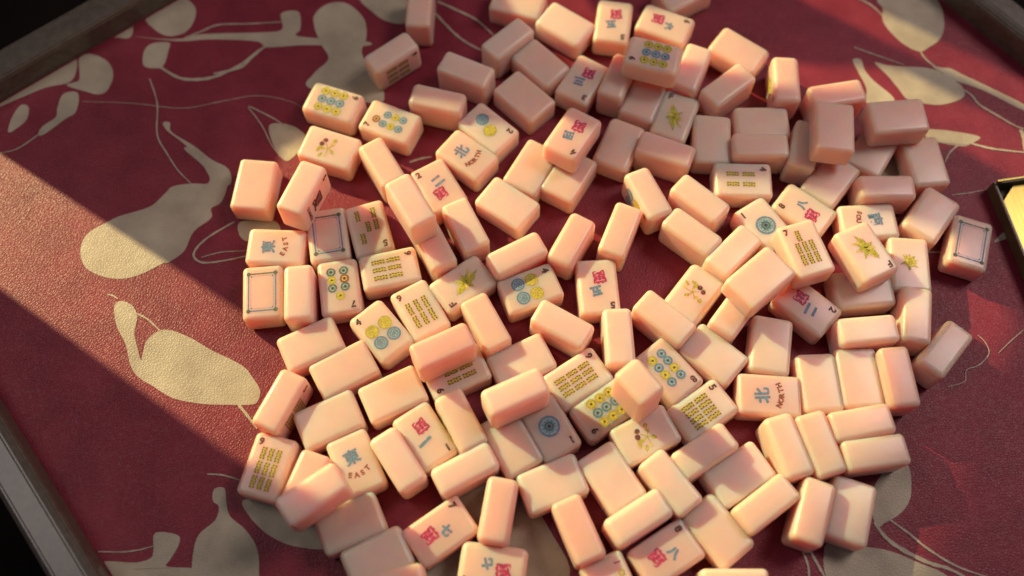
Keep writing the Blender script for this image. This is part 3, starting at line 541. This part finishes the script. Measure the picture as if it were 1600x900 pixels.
def make_print(des):
    P=Print(); idx=None
    if des.startswith('dot'):
        n=des[3:]; idx=n[0]
        if n=='9':
            for i,x in enumerate((-6.2,-1.0,4.2)):
                for j,y in enumerate((-5.3,0,5.3)): dot(P,x,y,2.5,'b' if j==1 else 'o')
        elif n=='8':
            for i,x in enumerate((-8.4,-3.9,.6,5.1)):
                for y in (-2.9,2.9): dot(P,x,y,2.35,'b' if (i%2) else 'o' if y<0 or i==2 else 'b')
        elif n=='7':
            for x,y,c in ((-6.9,-3.,'b'),(-6.9,3.,'b'),(-2.2,-3.,'o'),(-2.2,3.,'o'),(2.5,-3.,'b'),(2.5,3.,'b'),(7.2,1.5,'n')): dot(P,x,y,2.25,c)
        elif n=='7g':
            for x,y,c in ((-8.2,-3.2,'g'),(-8.2,3.2,'g'),(-3.8,-3.2,'o'),(-3.8,3.2,'n'),(.6,-3.2,'g'),(.6,3.2,'g'),(5.2,.4,'o')): dot(P,x,y,2.35,c)
        elif n=='4':
            for x in (-5.2,2.2):
                for y in (-3.9,3.9): dot(P,x,y,3.5,'o' if x>0 else 'b')
        elif n=='2':
            dot(P,-5.6,1.5,3.7,'b'); dot(P,2.3,-.8,3.7,'o')
        elif n=='1':
            P.disc(0,0,5.2,'b'); P.ring(0,0,3.4,4.1,'l',1); P.ring(0,0,1.5,2.3,'g',1); P.disc(0,0,.9,'k',1)
            for k in range(10): P.disc(2.85*math.cos(k*.628),2.85*math.sin(k*.628),.42,'l',1,8)
    elif des.startswith('bam'):
        n=int(des[3:]); idx={6:'9',8:'5'}.get(n,str(n))
        if n==9:
            for x in (-8,-1.2,5.6):
                for y in (-3.6,0,3.6): stick(P,x,y,6)
        elif n==8:
            for x in (-5.4,2.4):
                for y in (-5.1,-1.7,1.7,5.1): stick(P,x,y,7)
        elif n==7:
            stick(P,7.4,1.2,6)
            for x in (-5.6,.9):
                for y in (-3.6,0,3.6): stick(P,x,y,6)
        elif n==6:
            for x in (-5.2,2.6):
                for y in (-4.4,0,4.4): stick(P,x,y,7)
        elif n==5:
            for x,y in ((-8.,-4.2),(-8.,4.2),(-.8,0),(5.2,-4.),(-1.,4.2)): stick(P,x,y,6)
        else:
            for x in (-5.4,2.8):
                for y in (-3,3): stick(P,x,y,6.6)
    elif des.startswith('crak'):
        a,idx=des[5:].split('|'); wan(P,-4.8,1.0); P.glyph(a,2.6,-1.2,5.2,'b',0,.22,.07)
    elif des.startswith('char'):
        a,idx=des[5:].split('|'); P.glyph(a,0,0,9,'k',0,0,.04); P.glyph('SUMMER',-8.5,0,2.6,'k',0,0,.03)
    elif des.startswith('wind'):
        a,w=des[5:].split('|'); P.glyph(a,3.6,.6,7.4,'b',0,.1,.04)
        n=len(w)
        for k,ch in enumerate(w):
            t=(k-(n-1)/2)/max(1,n-1); P.glyph(ch,-4.2-2.2*(.25-t*t)*2.2,-t*(9.6 if n>4 else 8.6),2.7,'n' ,0,t*.9,.06)
    elif des=='frame':
        lx,ly,w=20.5,13.6,.75
        for s in (-1,1): P.rect(s*lx/2,0,w,ly,'g' if s>0 else 'b'); P.rect(0,s*ly/2,lx,w,'b')
        for s in (-1,1): P.rect(s*(lx/2-1.2),0,.25,ly-3,'l'); P.rect(0,s*(ly/2-1.2),lx-3,.25,'l')
        for s in (-1,1):
            for t in (-1,1):
                P.disc(s*lx/2,t*ly/2,1.15,'g',1,10); P.disc(s*(lx/2-1.5),t*(ly/2-1.5),.45,'b',1,8)
    elif des=='flower':
        rnd=random.Random(3)
        for k in range(17):
            a=rnd.uniform(0,6.28); r=rnd.uniform(1.5,5.2); x=r*math.cos(a)*.9; y=1.2+r*math.sin(a)*.9
            L=rnd.uniform(1.8,3.0); w=rnd.uniform(.6,1.0); aa=a+rnd.uniform(-.7,.7)
            P.poly([(x,y),(x+L*.5*math.cos(aa)-w*math.sin(aa),y+L*.5*math.sin(aa)+w*math.cos(aa)),(x+L*math.cos(aa),y+L*math.sin(aa)),(x+L*.5*math.cos(aa)+w*math.sin(aa),y+L*.5*math.sin(aa)-w*math.cos(aa))],'o' if k%4 else 'y',.2*(k%3))
        for k in range(5):
            a=k*1.25+.4; P.rect(1.6*math.cos(a),1.2+1.6*math.sin(a),3.8,.5,'o',1,a)
        P.disc(4.2,-.6,1.35,'k',1.5,14); P.disc(3.0,-3.2,1.25,'k',1.5,14); P.disc(4.5,-.3,.45,'r',2,8); P.disc(3.2,-3.0,.45,'r',2,8)
    elif des=='dragon':
        spiky(P,-1.5,.5,5,'o',4.9,1.3,1.7); idx='F'
    elif des=='plant':
        spiky(P,1,.5,11,'o',3.6,1.05); P.ring(1,.5,2.0,2.6,'y',2)
    elif des=='joker':
        for ch,y,c in zip('JOKER',(9.8,5.,0,-5.,-9.8),'rokoG'.lower()): P.glyph(ch,6.2,y*.0,0.01,'k') if False else None
        for ch,x,c in zip('JOKER',(10.4,5.4,.2,-5.0,-10.4),('r','o','k','o','g')): P.glyph(ch,x,-6.2,3.0,c,0,-math.pi/2,.05)
        P.ring(-1.5,2.4,2.6,3.3,'r',0,24); P.poly([(-1.5,5.5),(3.5,6.5),(2.2,3.6)],'r',1); P.disc(-1.5,2.4,1.2,'r',1)
    if idx: P.glyph(idx,10.6,6.2,3.8,'k',0,0,.055)
    return P.mesh('printed_face')
bodies=[]
for off,seed in ((.0024,1),(.0027,2),(.0031,3),(.0026,4)):
    rb=random.Random(seed); bm=bmesh.new(); bmesh.ops.create_cube(bm,size=1)
    for v in bm.verts: v.co=Vector((v.co.x*TL_+rb.uniform(-.00018,.00018),v.co.y*TW_+rb.uniform(-.00018,.00018),v.co.z*TD_))
    bmesh.ops.bevel(bm,geom=bm.edges[:],offset=off,segments=6,profile=.5,affect='EDGES')
    me=bpy.data.meshes.new('mahjong_tile'); bm.to_mesh(me); bm.free(); me.materials.append(RESIN)
    for p in me.polygons: p.use_smooth=True
    bodies.append(me)
prints={}
for (loc,q,des,label,ty) in TILES:
    t=link('mahjong_tile',random.choice(bodies)); t.location=[c*MM for c in loc]; t.rotation_mode='QUATERNION'; t.rotation_quaternion=q
    t.scale=[random.uniform(.985,1.012)]*3; t['label']=label; t['category']='mahjong tile'; t['group']='pink mahjong tiles tipped out on the tray'
    if des:
        if des not in prints: prints[des]=make_print(des)
        link('printed_face',prints[des],t)
# ---------------------------------------------------------------- brass handle at the right edge
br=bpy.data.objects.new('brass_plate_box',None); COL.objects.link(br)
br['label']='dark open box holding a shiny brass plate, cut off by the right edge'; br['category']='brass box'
def slab(name,x0,x1,y0,y1,z0,z1,m,parent,bev=.0003):
    b=bmesh.new(); bmesh.ops.create_cube(b,size=1)
    for v in b.verts: v.co=Vector(((x0+x1)/2+v.co.x*(x1-x0),(y0+y1)/2+v.co.y*(y1-y0),(z0+z1)/2+v.co.z*(z1-z0)))
    bmesh.ops.bevel(b,geom=b.edges[:],offset=bev,segments=2,affect='EDGES'); me=bpy.data.meshes.new(name); b.to_mesh(me); b.free(); me.materials.append(m); return link(name,me,parent)
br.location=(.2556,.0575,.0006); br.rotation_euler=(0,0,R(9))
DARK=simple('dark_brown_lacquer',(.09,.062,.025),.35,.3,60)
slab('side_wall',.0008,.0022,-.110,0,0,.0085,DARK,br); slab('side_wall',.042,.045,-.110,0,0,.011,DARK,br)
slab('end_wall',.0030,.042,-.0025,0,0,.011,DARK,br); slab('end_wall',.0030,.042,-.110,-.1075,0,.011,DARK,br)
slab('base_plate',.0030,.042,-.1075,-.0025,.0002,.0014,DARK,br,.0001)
slab('brass_edge',.0010,.0440,-.0018,-.0008,.01105,.0118,BRASS,br,.0002)
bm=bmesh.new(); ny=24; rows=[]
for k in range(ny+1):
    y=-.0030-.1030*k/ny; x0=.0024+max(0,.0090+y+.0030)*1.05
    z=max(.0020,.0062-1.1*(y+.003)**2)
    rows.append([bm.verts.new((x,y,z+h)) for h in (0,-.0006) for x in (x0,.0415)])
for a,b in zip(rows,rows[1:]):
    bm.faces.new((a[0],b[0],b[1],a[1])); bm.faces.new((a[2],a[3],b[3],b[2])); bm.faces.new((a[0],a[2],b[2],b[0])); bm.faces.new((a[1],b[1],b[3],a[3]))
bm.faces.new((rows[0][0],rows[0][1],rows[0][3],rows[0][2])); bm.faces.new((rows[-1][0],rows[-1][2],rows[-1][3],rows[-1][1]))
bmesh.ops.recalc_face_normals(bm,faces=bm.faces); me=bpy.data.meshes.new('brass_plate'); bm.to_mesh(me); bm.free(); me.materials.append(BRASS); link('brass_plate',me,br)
